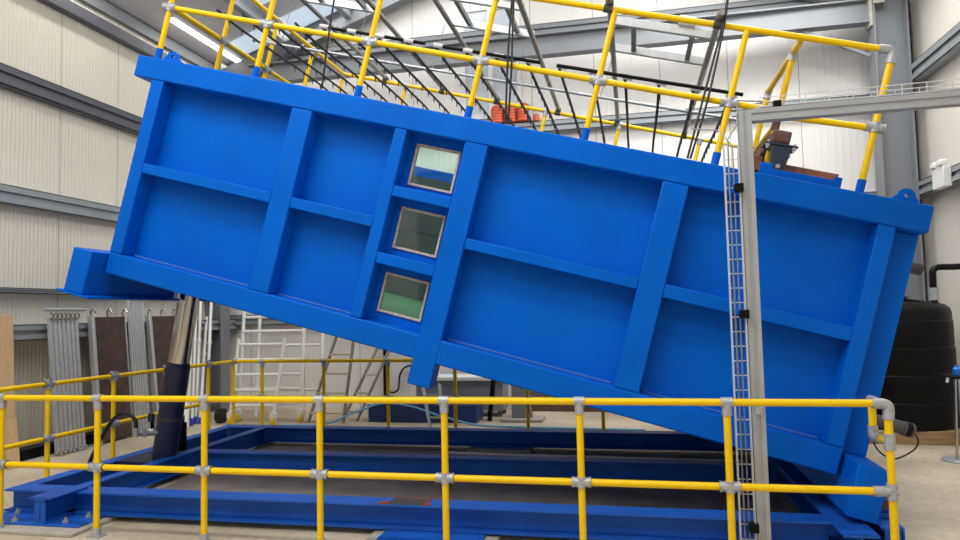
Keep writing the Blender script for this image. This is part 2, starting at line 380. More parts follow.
# linear lamps hung below the left roof slope
def ceiling_light(x, yc, label):
    z = roof_z(x)-.13
    t = Thing('ceiling_light', label, 'ceiling light', (x, yc, z), 'linear lamps along the left eaves')
    t.part('housing', MB().box(x-.07, x+.07, yc-1.08, yc+1.08, z+.03, z+.10), 'white_pl', bevel=.008)
    t.part('diffuser', MB().box(x-.06, x+.06, yc-1.06, yc+1.06, z, z+.03), 'lamp', bevel=.01)
    for s in (-.7, .7): t.part('hanger', MB().tube([(x, yc+s, z+.10), (x, yc+s, roof_z(x)-.005)], .006, 6), 'galv')
    l = area('lamp_light', (0, 0, -.02), (0, 0, 0), .12, 2.1, LAMP_W, (1.0, 0.96, 0.88)); l.parent = t.o
ceiling_light(-2.98, 5.95, 'long lit linear lamp under the roof above the blue tank corner')
ceiling_light(-2.98, 3.02, 'lit linear lamp cut by the top edge, nearer than the other')
ceiling_light(-2.98, .1, 'lit linear lamp above the left wall, out of frame nearest the camera')
for y in (-3.0, -6.0): ceiling_light(-2.98, y, 'lit linear lamp behind the camera above the left wall')

# ------------------------------------------------------------------ base frame on the floor
ZB0, ZB1 = .045, .24
B = Thing('base_frame', 'blue painted steel H-beam frame lying on the concrete floor beneath the tilted tank', 'steel frame', (2.3, 2.1, 0))
def bpart(name, mb, mt='blue_base', bevel=.003, parent=None, label=None): return B.part(name, mb, mt, parent, bevel, label)
bpart('front_beam', MB().ibeam('x', -1.29, 5.55, .47, .2, ZB0, ZB1))
bpart('outer_side_beam', MB().ibeam('y', .57, 3.72, -1.215, .15, ZB0, ZB1))
b2 = bpart('inner_side_beam', MB().ibeam('y', .09, 3.72, -.645, .12, ZB0, ZB1+.006))
bpart('stub_plate', MB().box(-.755, -.525, .09, .50, ZB1+.006, ZB1+.018))
bpart('middle_beam', MB().ibeam('x', -.52, 5.55, 2.19, .17, ZB0, ZB1))
bpart('back_beam', MB().ibeam('x', -1.29, 5.95, 3.82, .2, ZB0, ZB1))
bpart('pivot_side_beam', MB().ibeam('y', .10, 3.72, 5.66, .22, ZB0, ZB1))
bpart('outer_pivot_beam', MB().ibeam('y', .30, 3.72, 5.90, .12, ZB0, ZB1))
bpart('stub_stiffener', MB().box(-.70, -.59, .10, .115, ZB0+.018, ZB1-.018))
pl_ = bpart('base_plate', MB().box(-1.25, -.25, .08, .50, .03, .045), label='bolted base plate at the left corner')
for x, y in ((-1.15, .16), (-.92, .13), (-.80, .30), (-.44, .16), (-.36, .32), (-1.1, .33)):
    bpart('anchor_bolt', MB().tube([(x, y, .045), (x, y, .09)], .012, 8).lathe([(.026, .045), (.026, .066)], (x, y, 0), 6), 'galv', 0, pl_)
pl_ = bpart('base_plate', MB().box(2.32, 3.12, .12, .5, .03, .045), label='bare blue base plate under the front beam')
for x in (-1.0, 2.6): bpart('base_plate', MB().box(x-.3, x+.3, 3.7, 4.0, .03, .045))
bp2 = bpart('bearing_patch', MB().box(2.33, 2.62, .375, .565, ZB1, ZB1+.004), 'rubber_pad', 0, label='dark bearing pad with rusty red edges')
bpart('rust_edge', MB().box(2.25, 2.33, .372, .45, ZB1, ZB1+.0045).box(2.62, 2.68, .372, .43, ZB1, ZB1+.0045).box(2.33, 2.62, .555, .57, ZB1, ZB1+.0045).box(2.62, 2.645, .43, .568, ZB1, ZB1+.0045), 'redrust', 0, bp2)
# grout pads and damp concrete
for (x0, x1, y0, y1, lb) in ((-1.5, -.18, -.06, .52, 'rough grout pad beneath the left corner base plate of the blue frame'),
                             (2.22, 3.22, .05, .5, 'pale grout pad beneath the front beam, between two yellow posts'),
                             (-1.5, -.6, 3.6, 4.05, 'pale grout pad beneath the back left corner of the blue frame'),
                             (2.2, 3.0, 3.6, 4.05, 'pale grout pad beneath the back beam at mid length'),
                             (.02, .36, 2.5, 2.8, 'small pale pad beside the inner beam, inside the blue frame')):
    m_ = MB().prism([(x0, y0), (x1, y0), (x1, y1), (x0, y1)], 0.0, .03, 'z')
    one('grout_pad', m_, 'concrete', lb, 'concrete pad', bevel=.006)
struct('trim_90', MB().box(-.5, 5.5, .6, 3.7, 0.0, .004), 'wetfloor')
one('white_conduit', MB().tube([(1.95, 3.42, .022), (2.9, 3.36, .022), (5.4, 3.30, .022)], .018, 8), 'white_steel', 'thin pale conduit lying on the floor inside the blue frame', 'conduit')
# pivot bracket with its pin
pv = Thing('pivot_bracket', 'blue pivot bracket with a round pin beside the lower right tank foot', 'bracket', (5.93, .75, ZB1))
pv.part('bracket_base', MB().box(5.845, 6.0, .50, 1.0, ZB1+.001, ZB1+.03), 'blue_base', bevel=.004)
arc = [(5.935+.058*math.cos(a), .335+.058*math.sin(a)) for a in [math.radians(k) for k in range(0, 181, 20)]]
for y in (.57, .80):
    pv.part('cheek_plate', MB().prism([(6.0, ZB1+.03)]+arc+[(5.865, ZB1+.03)], y, y+.03), 'blue_base', bevel=.003)
pv.part('pin', MB().tube([(5.935, .545, .325), (5.935, .86, .325)], .032, 20), 'darkrust')
pv.part('post_plate', MB().box(5.85, 5.95, .275, .295, .01, ZB1).box(5.965, 5.98, .30, 1.0, .01, ZB1), 'blue_base', bevel=.003)

# ------------------------------------------------------------------ the tilted tank
TH = math.radians(15.2)
def tilt(u, y, w_): return Vector((u*math.cos(TH)+w_*math.sin(TH), y, -u*math.sin(TH)+w_*math.cos(TH)))
YT0, YT1 = .60, 4.36          # front and back faces
TC = (2.16, 2.48, 1.75)       # base point in tank coordinates
T = Thing('test_tank', 'large blue steel tank with stiffened panels and three small windows, tilted down to the right', 'tank', TC, rot=(0, TH, 0), loc=tilt(*TC))
def tp(name, mb, mt='blue', bevel=.006, parent=None, label=None): return T.part(name, mb, mt, parent, bevel, label)
UL, UR = -1.03, 5.33
YP = YT0+.175                # recessed panel plane
WIN = [(1.58, 1.98, 3.38, 3.74), (1.58, 1.98, 2.82, 3.18), (1.58, 1.98, 2.26, 2.60)]
# front wall plate with three openings
m_ = MB()
us = [UL+.02, 1.58, 1.98, UR-.02]; ws = [1.99, 2.26, 2.60, 2.82, 3.18, 3.38, 3.74, 3.99]
m_.box(us[0], us[1], YP, YP+.012, ws[0], ws[-1]).box(us[2], us[3], YP, YP+.012, ws[0], ws[-1])
for k in range(0, 7, 2): m_.box(us[1], us[2], YP, YP+.012, ws[k], ws[k+1])
tp('front_wall', m_, bevel=0)
for (a, b, c0, c1) in WIN:
    fr = MB(); k = .017; y0, y1 = YP-.014, YP+.02
    fr.box(a-.004, a+k, y0, y1, c0-.004, c1+.004).box(b-k, b+.004, y0, y1, c0-.004, c1+.004).box(a+k, b-k, y0, y1, c0-.004, c0+k).box(a+k, b-k, y0, y1, c1-k, c1+.004)
    f_ = tp('window_frame', fr, 'sealant', .003, label='rusty pale sealed window frame')
    tp('window_pane', MB().box(a+k, b-k, YP+.002, YP+.010, c0+k, c1-k), 'glass', 0, f_)
tp('back_wall', MB().box(UL+.02, UR-.02, YT1-.19, YT1-.178, 1.99, 3.99), bevel=0)
tp('left_wall', MB().box(UL+.005, UL+.017, YP, YT1-.178, 1.99, 3.99), bevel=0)
tp('right_wall', MB().box(UR-.017, UR-.005, YP, YT1-.178, 1.99, 3.99), bevel=0)
tp('floor_plate', MB().box(UL+.01, UR-.01, YP-.1, YT1-.1, 1.975, 1.99), bevel=0)
tp('inner_floor', MB().box(UL+.05, UR-.05, YP+.03, YT1-.22, 2.205, 2.225), 'turf', 0, label='green matted inner floor')
lin = tp('inner_liner', MB().box(UL+.05, UR-.05, YT1-.212, YT1-.194, 2.23, 3.88).box(UL+.02, UL+.045, YP+.03, YT1-.212, 2.23, 3.88).box(UR-.045, UR-.02, YP+.03, YT1-.212, 2.23, 3.88), 'liner', 0, label='dark grey inner lining')
tp('liner_seam', MB().box(UL+.06, UR-.06, YT1-.222, YT1-.2125, 3.13, 3.16), 'liner', 0, lin)
# top ring, bottom ring
WT0, WT1 = 3.81, 4.01
tp('top_beam', MB().box(-1.23, 5.54, YT0, YT0+.20, WT0, WT1), bevel=.012)
tp('top_beam', MB().box(-1.23, 5.54, YT1-.20, YT1, WT0, WT1), bevel=.012)
tp('top_beam', MB().box(-1.23, -1.03, YT0+.2, YT1-.2, WT0, WT1), bevel=.012)
tp('top_beam', MB().box(5.34, 5.54, YT0+.2, YT1-.2, WT0, WT1), bevel=.012)
tp('bottom_beam', MB().box(UL, UR, YT0, YT0+.2, 1.97, 2.17), bevel=.012)
tp('bottom_beam', MB().box(UL, UR, YT1-.2, YT1, 1.97, 2.17), bevel=.012)
PO = [(-1.03, -.90), (.43, .63), (1.41, 1.52), (2.04, 2.24), (3.66, 3.86), (5.21, 5.33)]
for i, (a, b) in enumerate(PO):
    lo = 1.76 if i == 3 else 2.171
    if i == 3:
        tp('post', MB().box(a, b, YT0-.004, YP, 1.76, WT0-.001), bevel=.010)
    else: tp('post', MB().box(a, b, YT0+.001, YP, lo, WT0-.001), bevel=.010)
    tp('post', MB().box(a, b, YT1-.178, YT1-.001, 2.171, WT0-.001), bevel=.010)
for (a, b, c0, c1) in ((-.90, .43, 2.945, 3.04), (.63, 1.41, 2.945, 3.04), (2.24, 3.66, 2.945, 3.035), (3.86, 5.21, 2.93, 3.035), (1.52, 2.04, 3.24, 3.33), (1.52, 2.04, 2.66, 2.755)):
    tp('crossbar', MB().box(a, b, YT0+.003, YP, c0, c1), bevel=.008)
for (a, b) in ((-.90, .43), (.63, 1.41), (2.24, 3.66), (3.86, 5.21)):
    tp('crossbar', MB().box(a, b, YT1-.178, YT1-.003, 2.94, 3.04), bevel=.008)
# end wall stiffeners
for y in (YT0+.15, 2.2, 3.4):
    tp('end_post', MB().box(UR, 5.535, y, y+.18, 2.13, WT0-.001), bevel=.008)
for y in (2.2, 3.4):
    tp('end_post', MB().box(-1.225, UL, y, y+.18, 2.15, WT0-.001), bevel=.008)
# cross bearers and feet
lf = tp('cross_bearer', MB().box(-1.25, -1.05, .42, 1.70, 1.75, 2.15), bevel=.008)
lf2 = tp('cross_bearer', MB().box(-1.25, -1.05, 2.02, YT1+.05, 1.75, 2.15), bevel=.008)
tp('bearer_flange', MB().box(-1.31, -.96, 2.02, YT1+.05, 1.732, 1.75), bevel=.002, parent=lf2)
tp('ram_lug', MB().box(-1.04, -.90, 1.76, 1.96, 1.872, 1.975), bevel=.006)
tp('bearer_flange', MB().box(-1.31, -.96, .40, 1.70, 1.732, 1.75), bevel=.002, parent=lf)
rf = tp('cross_bearer', MB().box(5.36, 5.56, .33, YT1+.05, 1.763, 2.13), bevel=.008)
for u in (.5, 1.46, 3.7): tp('floor_bearer', MB().box(u-.08, u+.08, YT0+.22, YT1-.22, 1.985, 2.2), bevel=.006)
# lifting lugs on the rim
for (u, y) in ((-.89, YT0+.03), (5.355, YT0+.03), (-.89, YT1-.06), (5.355, YT1-.06)):
    hc = (u, WT1+.045); po = [(u-.105, WT1-.002), (u+.105, WT1-.002)]+[(u+.06*math.cos(a), WT1+.045+.05*math.sin(a)) for a in [math.radians(k) for k in range(0, 181, 15)]]
    tp('lifting_lug', MB().plate_hole(po, hc, .016, y, y+.03, 36), bevel=0)
# outlet stub at the lower right end, raised rail on the rim
tp('outlet_stub', MB().tube([(5.33, 1.5, 3.675), (5.86, 1.5, 3.675)], .055, 20), 'dark_grey', 0, label='grey outlet pipe stub')
tp('rim_channel', MB().box(4.33, 4.915, YT0+.04, YT0+.055, WT1, WT1+.058).box(4.33, 4.42, YT0+.041, YT0+.054, WT1+.058, WT1+.095).box(4.86, 4.915, YT0+.041, YT0+.054, WT1+.058, WT1+.085).box(4.33, 4.915, YT0+.055, YT0+.2, WT1, WT1+.012), bevel=.003, label='raised blue channel on the rim')
for a, b in ((-.88, .41), (.65, 1.39), (2.26, 3.64), (3.88, 5.19)):    # dusty weld line along the bottom ledge
    tp('ledge_angle', MB().box(a, b, YP-.035, YP-.001, 2.171, 2.186), 'dusty', .003)

# ------------------------------------------------------------------ tubular handrails
RT = .0245
def fitting(ps, axes, r=.034, L=.055):
    m = MB()
    for ax in axes:
        a = Vector(ax).normalized(); m.tube([Vector(ps)-a*L, Vector(ps)+a*L], r, 14)
        m.tube([Vector(ps)-a*L, Vector(ps)-a*(L-.012)], r+.004, 14); m.tube([Vector(ps)+a*(L-.012), Vector(ps)+a*L], r+.004, 14)
    a = Vector(axes[0]).normalized()
    m.tube([Vector(ps)+a*(L*.7), Vector(ps)+a*(L*.7)+Vector((0, -r-.008, 0))], .009, 6)
    return m
G = Thing('guard_rail', 'yellow tubular guard rail with grey clamps standing on the floor around the blue frame', 'guard rail', (2.1, 0, 0))
X0, XE, YGB, HT, HM = -1.574, 5.82, 4.47, 1.1, .55
def gpost(x, y, h, axes_top=None, axes_mid=None, foot=True, midf=True):
    p_ = G.part('post', MB().tube([(x, y, .0), (x, y, h)], RT, 14), 'yellow')
    ax = axes_top or [(1, 0, 0), (0, 0, -1)]
    mt = MB()
    if axes_top is None: mt.tube([(x-.036, y, h), (x+.036, y, h)], .034, 14).tube([(x, y, h-.085), (x, y, h)], .032, 14)
    else: mt = fitting((x, y, h), axes_top)
    G.part('clamp', mt, 'galv', p_)
    if midf: G.part('clamp', fitting((x, y, HM), [(axes_mid or [(1, 0, 0)])[0]], .033, .065).tube([(x, y, HM-.036), (x, y, HM+.036)], .0335, 14), 'galv', p_)
    G.part('foot_flange', MB().tube([(x, y, .004), (x, y, .07)], .034, 14).box(x-.06, x+.06, y-.045, y+.045, 0, .012), 'galv', p_)
for i in range(-1, 6): gpost(i*.9703 if i >= 0 else -.94, 0, HT)
gpost(X0, 0, HT)
G.part('top_rail', MB().tube([(X0, 0, HT), (XE-.02, 0, HT)], RT, 14), 'yellow')
G.part('middle_rail', MB().tube([(X0, 0, HM), (XE+.0, 0, HM)], RT, 14), 'yellow')
pe = G.part('post', MB().tube([(XE, 0, 0), (XE, 0, HT)], RT, 14), 'yellow')
elbow = curve([(XE-.09, 0, HT), (XE-.02, 0, HT-.004), (XE+.004, 0, HT-.03), (XE, 0, HT-.10)], 5)
G.part('clamp', MB().tube(elbow, .034, 14), 'galv', pe, label='elbow fitting at the rail end')
G.part('clamp', MB().tube([(XE-.11, 0, HM), (XE+.03, 0, HM)], .033, 14).tube([(XE, 0, HM-.05), (XE, 0, HM+.05)], .034, 14), 'galv', pe)
G.part('foot_flange', MB().tube([(XE, 0, .004), (XE, 0, .07)], .034, 14).box(XE-.06, XE+.06, -.045, .045, 0, .012), 'galv', pe)
# short return loop behind the end post
lp = G.part('return_loop', MB().tube([(XE-.03, .05, HT-.005), (XE-.03, .20, HT-.005)], RT, 12).tube([(XE-.03, .20, HT), (XE-.03, .20, .86)], RT, 12).tube([(XE-.03, .20, .86), (XE, .02, .86)], RT, 12), 'yellow')
G.part('clamp', MB().tube(curve([(XE-.03, .20, .93), (XE-.03, .20, .87), (XE-.025, .17, .855), (XE-.015, .10, .86)], 5), .032, 12), 'galv', lp)
G.part('clamp', MB().tube([(XE, 0, .81), (XE, 0, .91)], .034, 12), 'galv', lp)
G.part('clamp', MB().tube([(XE-.03, .13, HT-.005), (XE-.03, .22, HT-.005)], .032, 12), 'galv', lp)
# left return and back run
G.part('top_rail', MB().tube([(X0, 0, HT), (X0, YGB, HT-.02)], RT, 14), 'yellow')
G.part('middle_rail', MB().tube([(X0, 0, HM), (X0, YGB, HM)], RT, 14), 'yellow')
for y in (1.12, 2.03, 2.94, 3.85):
    gpost(X0, y, HT-.003*y, [(0, 1, 0), (0, 0, 1)], [(0, 1, 0), (0, 0, 1)])
G.part('top_rail', MB().tube([(X0, YGB, HT-.02), (4.83, YGB, HT-.03)], RT, 14), 'yellow')
G.part('middle_rail', MB().tube([(X0, YGB, HM), (4.83, YGB, HM)], RT, 14), 'yellow')
cb = G.part('post', MB().tube([(X0, YGB, 0), (X0, YGB, HT-.02)], RT, 14), 'yellow')
G.part('clamp', fitting((X0, YGB, HT-.02), [(0, 1, 0), (1, 0, 0)]), 'galv', cb)
for x in (-1.1, -.12, .86, 1.84, 2.85, 3.85, 4.83): gpost(x, YGB, HT-.025)

# handrail on the tank rim (tilted with it)
HC = (2.0, 2.5, WT1)
H = Thing('rim_handrail', 'yellow tubular handrail with grey clamps fixed on the rim of the tilted blue tank', 'handrail', HC, rot=(0, TH, 0), loc=tilt(*HC))
YR0, YR1 = YT0+.10, YT1-.09
HM2, HT2 = WT1+.51, WT1+1.10
def hpost(u, y, top, sleeve=True, mid=None, name='post', tf=True, ax=(1, 0, 0)):
    p_ = H.part(name, MB().tube([(u, y, WT1+.02), (u, y, top)], RT, 14), 'yellow')
    if sleeve: H.part('sleeve', MB().tube([(u, y, WT1+.002), (u, y, WT1+.11)], .031, 14), 'blue', p_, label='blue socket sleeve')
    if tf: H.part('clamp', MB().tube([Vector((u, y, top))-Vector(ax)*.04, Vector((u, y, top))+Vector(ax)*.04], .033, 12).tube([(u, y, top-.07), (u, y, top)], .032, 12), 'galv', p_)
    if mid: H.part('clamp', fitting((u, y, mid), [ax], .033, .065).tube([(u, y, mid-.038), (u, y, mid+.038)], .0335, 14), 'galv', p_)
    return p_
UP = [-1.10, -.06, .96, 1.98, 2.98, 4.01, 5.06]
for u in UP: hpost(u, YR0, HT2 if u < 5 else HT2-.05, True, HM2, tf=u in (-1.10, 1.98))
H.part('middle_rail', MB().tube([(-1.10, YR0, HM2), (4.30, YR0, HM2)], RT, 14), 'yellow')
H.part('middle_rail', MB().tube([(4.42, YR0, HM2-.03), (5.06, YR0, HM2-.005)], RT, 14), 'yellow')
H.part('top_rail', MB().tube([(-1.10, YR0, HT2), (4.98, YR0, HT2)], RT, 14), 'yellow')
e2 = H.part('clamp', MB().tube(curve([(4.96, YR0, HT2), (5.03, YR0, HT2), (5.06, YR0, HT2-.03), (5.06, YR0, HT2-.10)], 5), .033, 14), 'galv', label='elbow fitting at the handrail end')
# left end and back run
H.part('top_rail', MB().tube([(-1.06, YR0, HT2), (-1.06, YR1, HT2)], RT, 14), 'yellow')
H.part('middle_rail', MB().tube([(-1.06, YR0, HM2), (-1.06, YR1, HM2)], RT, 14), 'yellow')
for y in (1.5, 2.38, 3.3): hpost(-1.06, y, HT2, False, HM2, ax=(0, 1, 0))
H.part('top_rail', MB().tube([(-1.06, YR1, HT2), (5.06, YR1, HT2)], RT, 14), 'yellow')
H.part('middle_rail', MB().tube([(-1.06, YR1, HM2), (5.06, YR1, HM2)], RT, 14), 'yellow')
for u in (-1.06, -.08, .94, 1.96, 2.96, 4.0, 5.06): hpost(u, YR1, HT2, False, None)
# gate frame across the tank at the right
H.part('cross_rail', MB().tube([(4.42, YR0, HT2-.01), (4.42, 2.1, HT2-.01)], RT, 14), 'yellow')
H.part('cross_rail', MB().tube([(4.42, YR0+.28, HM2-.02), (4.42, 2.1, HM2-.02)], RT, 14), 'yellow')
for y in (YR0+.30, 2.03):
    q = hpost(4.42, y, HT2-.01, False, None, ax=(0, 1, 0))
    H.part('clamp', MB().tube([(4.42, y, HM2-.07), (4.42, y, HM2+.03)], .032, 12), 'darkrust', q)

# ------------------------------------------------------------------ aluminium lattice frames over the tank
FC = (0, 2.5, HT2+.03)
def lattice(u0, u1, label, box_u=None):
    t = Thing('lattice_frame', label, 'lattice frame', (u0, YR0, HT2+.045), 'aluminium lattice frames across the tank handrails', rot=(0, TH, 0), loc=tilt(u0, YR0, HT2+.045))
    W = HT2+.052
    for u in (u0, u1):
        pl = t.part('pole', MB().tube([(u, YR0-.12, W), (u, YR1+.10, W)], .026, 14), 'alu_dull')
        for y in (YR0, YR1): t.part('coupler', MB().tube([(u, y-.035, W-.004), (u, y+.035, W-.004)], .034, 12).tube([(u-.035, y, HT2), (u+.035, y, HT2)], .033, 12), 'dark_grey', pl)
    for y in (1.14, 1.78):
        t.part('chord', MB().box(u0, u1, y-.02, y+.02, W+.0, W+.075), 'alu', bevel=.004)
    for f in (.22, .80): t.part('rung', MB().box(u0+(u1-u0)*f-.022, u0+(u1-u0)*f+.022, 1.15, 1.77, W+.02, W+.06), 'alu_dull', bevel=.003)
    if box_u:
        jb = t.part('junction_box', MB().box(box_u-.07, box_u+.07, 1.08, 1.18, W+.076, W+.15), 'white_steel', bevel=.006)
        t.part('gland', MB().tube([(box_u+.07, 1.12, W+.11), (box_u+.12, 1.12, W+.11)], .014, 8), 'black', jb)
lattice(-.41, .46, 'aluminium lattice frame nearest the left end, lying across the tank handrails')
lattice(1.26, 2.12, 'middle aluminium lattice frame with a pale junction box, above the tank', 1.98)
lattice(2.92, 3.79, 'aluminium lattice frame nearest the gate frame, with a box near its pole', 3.55)

# ------------------------------------------------------------------ spray rig: black hoses hung beneath the lattice frames
SC = (1.6, 2.5, 4.7)
R = Thing('spray_rig', 'grid of thin black spray hoses with small nozzles hung above the open tank', 'spray rig', SC, rot=(0, TH, 0), loc=tilt(*SC))
WH = 4.70
R.part('header_pipe', MB().tube([(.30, 1.10, WH+.01), (1.30, 1.10, WH+.015)], .016, 10), 'black_plastic')
R.part('header_pipe', MB().tube([(1.40, 1.10, WH+.012), (2.40, 1.08, WH+.01)], .016, 10), 'black_plastic')
R.part('header_pipe', MB().tube([(2.55, 1.08, WH+.01), (4.12, 1.0, WH+.0)], .016, 10), 'black_plastic')
R.part('support_pipe', MB().tube([(-1.02, 1.93, WH+.0), (4.25, 1.72, WH)], .014, 10), 'alu', label='slim silver support pipe')
R.part('support_pipe', MB().tube([(1.0, 3.9, WH-.1), (4.5, 3.9, WH-.1)], .010, 8), 'alu', label='slim silver support pipe')
for k in range(18):
    u = -.89+.29*k; ub = u+(0 if k > 3 else .0)
    pts = curve([(ub-.02, 1.10, WH), (ub-.005, 1.5, WH-.025), (u, 2.2, WH-.02), (u, 3.0, WH-.01), (u+.01, 3.66, WH-.03), (u+.02, 4.05, WH-.16)], 5)
    nz = MB().tube(pts, .0135, 8)
    for j in range(12):
        y = 1.28+j*.235; nz.tube([(u, y, WH-.02), (u+.012, y+.012, WH-.075)], [.009, .004], 6)
    h = R.part('hose', nz, 'black')
    if k >= 4: R.part('coupling', MB().tube([(ub-.045, 1.10-.002*k*.2, WH+.012), (ub+.045, 1.10-.002*k*.2, WH+.012)], .021, 10), 'white_pl', h)
    if k % 3 == 1 and 0 < k < 17: R.part('hanger_wire', MB().tube([(u+.02, 1.80, WH), (u+.05, 1.78, HT2+.05)], .004, 5), 'alu_dull', h)
for (u, dx, lb) in ((.53, .10, 'single'), (2.12, .2, 'double'), (3.82, -.02, 'double')):
    m_ = MB()
    for k in range(1 if lb == 'single' else 2):
        m_.tube(curve([(u-.02, YR0-.055, HT2+.3), (u+.012*k, YR0-.05, HT2+.0), (u+dx*.5+.035*k, YR0-.046, HM2+.0), (u+dx+.022*k, YR0-.03, WT1+.02)], 6), .009, 7)
    R.part('cable', m_, 'black')

# ------------------------------------------------------------------ orange coils on the back wall rail
for k in range(3):
    x = 2.03+.236*k; pr = [(.09, 5.105)]
    for q in range(5): pr += [(.112, 5.115+.052*q), (.116, 5.135+.052*q), (.112, 5.155+.052*q), (.102, 5.161+.052*q)]
    pr += [(.112, 5.375), (.10, 5.41), (.07, 5.435), (0, 5.445)]
    one('orange_coil', MB().lathe(pr, (x, 7.15, 0), 28), 'orange', ['leftmost of the three orange ribbed rolls on the back wall rail', 'middle one of the three orange ribbed rolls on the back wall rail', 'orange ribbed roll beside the grey clamp on the back wall rail'][k], 'roll', 'orange ribbed rolls on the back wall rail', base=(x, 7.15, 5.10))
t = Thing('orange_beacon', 'small orange lamp on a grey clamp to the right of the orange rolls', 'beacon', (2.62, 7.15, 5.1))
t.part('bracket', MB().box(2.61, 2.64, 7.05, 7.25, 5.1, 5.40).box(2.64, 2.68, 7.07, 7.22, 5.1, 5.34), 'galv', bevel=.005)
t.part('lens', MB().lathe([(.055, 5.1), (.055, 5.17), (.04, 5.22), (.0, 5.24)], (2.735, 7.15, 0), 16), 'orange')

# ------------------------------------------------------------------ rusty beam and hinge bracket on the rim
rb = Thing('rusty_beam', 'rusty brown square steel tube crossing the tank rim above the dark bracket', 'beam', (4.44, .7, 4.30), rot=(0, TH, 0), loc=tilt(4.44, .7, 4.30))
rb.part('tube_beam', MB().box(4.375, 4.51, .70, 2.6, 4.285, 4.385), 'darkrust', bevel=.012)
rb.part('end_cap', MB().box(4.395, 4.495, .694, .70, 4.30, 4.37), 'darkrust', bevel=.002)
rb.part('lower_channel', MB().box(4.30, 4.38, .95, 2.7, 4.10, 4.22), 'rust', bevel=.006)
rc = one('rusty_channel', MB().box(4.50, 4.93, .84, .98, 4.085, 4.165), 'rust', 'flat rusty steel channel lying behind the blue raised channel on the rim', 'channel', bevel=.005, base=(4.7, .9, 4.08))
rc.rotation_euler = (0, TH, 0); rc.location = tilt(4.7, .9, 4.08)
hb = Thing('hinge_bracket', 'dark slate hinge bracket with bolts and pin under the rusty square tube', 'bracket', (4.46, .74, 4.03), rot=(0, TH, 0), loc=tilt(4.46, .74, 4.03))
hb.part('top_plate', MB().box(4.335, 4.575, .70, .90, 4.268, 4.284), 'bracket', bevel=.003)
hb.part('hinge_plate', MB().prism([(4.385, 4.268), (4.535, 4.268), (4.515, 4.10)]+[(4.46+.055*math.cos(a), 4.095+.055*math.sin(a)) for a in [math.radians(-k) for k in range(0, 181, 20)]]+[(4.405, 4.10)], .71, .735), 'bracket', bevel=.003)
hb.part('pin', MB().tube([(4.462, .69, 4.105), (4.462, .76, 4.105)], .017, 12), 'galv')
for u, y in ((4.36, .72), (4.55, .72)):
    hb.part('bolt', MB().tube([(u, y, 4.235), (u, y, 4.30)], .010, 8).lathe([(.019, 4.25), (.019, 4.268)], (u, y, 0), 6), 'galv')

# ------------------------------------------------------------------ hydraulic ram
rb0 = Vector((-.80, 1.86, .10)); rb1 = Vector((-.455, 1.86, 2.14)); d_ = (rb1-rb0).normalized()
ram = Thing('hydraulic_ram', 'hydraulic ram with navy cylinder and polished rod lifting the left end of the tank', 'hydraulic ram', (-.80, 1.86, 0))
pc = lambda s: rb0+d_*s
ram.part('cylinder', MB().tube([pc(.14), pc(.15), pc(1.14), pc(1.15)], [.12, .128, .128, .12], 32), 'navy')
ram.part('gland_ring', MB().tube([pc(1.145), pc(1.17)], .118, 32), 'navy')
ram.part('rod', MB().tube([pc(1.16), pc(2.0)], .112, 32), 'chrome', label='polished chrome rod')
cl = ram.part('clamp_band', MB().tube([pc(.55), pc(.575)], .135, 32), 'dark_grey')
ram.part('clamp_bolt', MB().box(-.86, -.80, 1.69, 1.73, .63, .72), 'navy', cl, .006)
ram.part('clevis', MB().box(-1.13, -.71, 1.55, 2.12, .12, .242), 'navy', bevel=.006)
ram.part('cradle', MB().box(-1.13, -.71, 1.58, 2.10, .0, .119), 'navy', bevel=.004)
vl = ram.part('valve_body', MB().tube([(-.95, 2.35, .20), (-.95, 2.35, .30)], .09, 16).box(-1.0, -.89, 2.29, 2.41, .29, .52).tube([(-.95, 2.35, .52), (-.95, 2.35, .60)], .06, 12).tube([(-.78, 1.98, .42), (-.95, 2.33, .42)], .03, 10), 'black_plastic', bevel=.005)
hp = ram.part('pressure_hose', MB().tube(curve([(-.885, 1.55, .55), (-.89, 1.55, .66), (-.96, 1.54, .73), (-1.06, 1.53, .74), (-1.18, 1.52, .64), (-1.32, 1.5, .40), (-1.42, 1.5, .2), (-1.46, 1.52, .022)], 7), .02, 10), 'black', label='black rubber pressure hose')
ram.part('hose_fitting', MB().tube([(-.90, 1.55, .53), (-.76, 1.80, .50)], .026, 10).tube([(-.85, 1.63, .48), (-.85, 1.63, .57)], .022, 8).tube([(-.885, 1.55, .50), (-.885, 1.55, .59)], .027, 8), 'galv', hp)

# ------------------------------------------------------------------ cable gantry
gy = .20
ga = Thing('cable_gantry', 'grey aluminium profile upright and arm standing at the right before the tank', 'gantry', (5.075, gy, 0))
def profile(m, p, q, wd):
    """slotted extrusion: four corner bars and a core"""
    p = Vector(p); q = Vector(q); d = (q-p).normalized(); s = d.cross(Vector((0, 1, 0))).normalized() if abs(d.y) < .9 else Vector((1, 0, 0)); t = s.cross(d)
    m.beam(p, q, wd*.8, wd*.8, up=(0, 1, 0)); k = wd*.32
    for a in (-1, 1):
        for b in (-1, 1): m.beam(p+s*a*k+t*b*k, q+s*a*k+t*b*k, wd*.36, wd*.36, up=(0, 1, 0))
    return m
ga.part('upright', profile(MB(), (5.077, gy, .02), (5.077, gy, 3.10), .085), 'gantry')
ga.part('arm', profile(MB(), (5.12, gy, 3.06), (7.6, gy, 3.08), .085), 'gantry')
ga.part('foot_plate', MB().box(4.97, 5.18, gy-.09, gy+.09, 0, .02), 'alu', bevel=.002)
for z in (2.55, 1.68, .25):
    ga.part('bracket', MB().box(4.98, 5.04, gy-.09, gy-.03, z-.03, z+.03), 'black_plastic', bevel=.004)
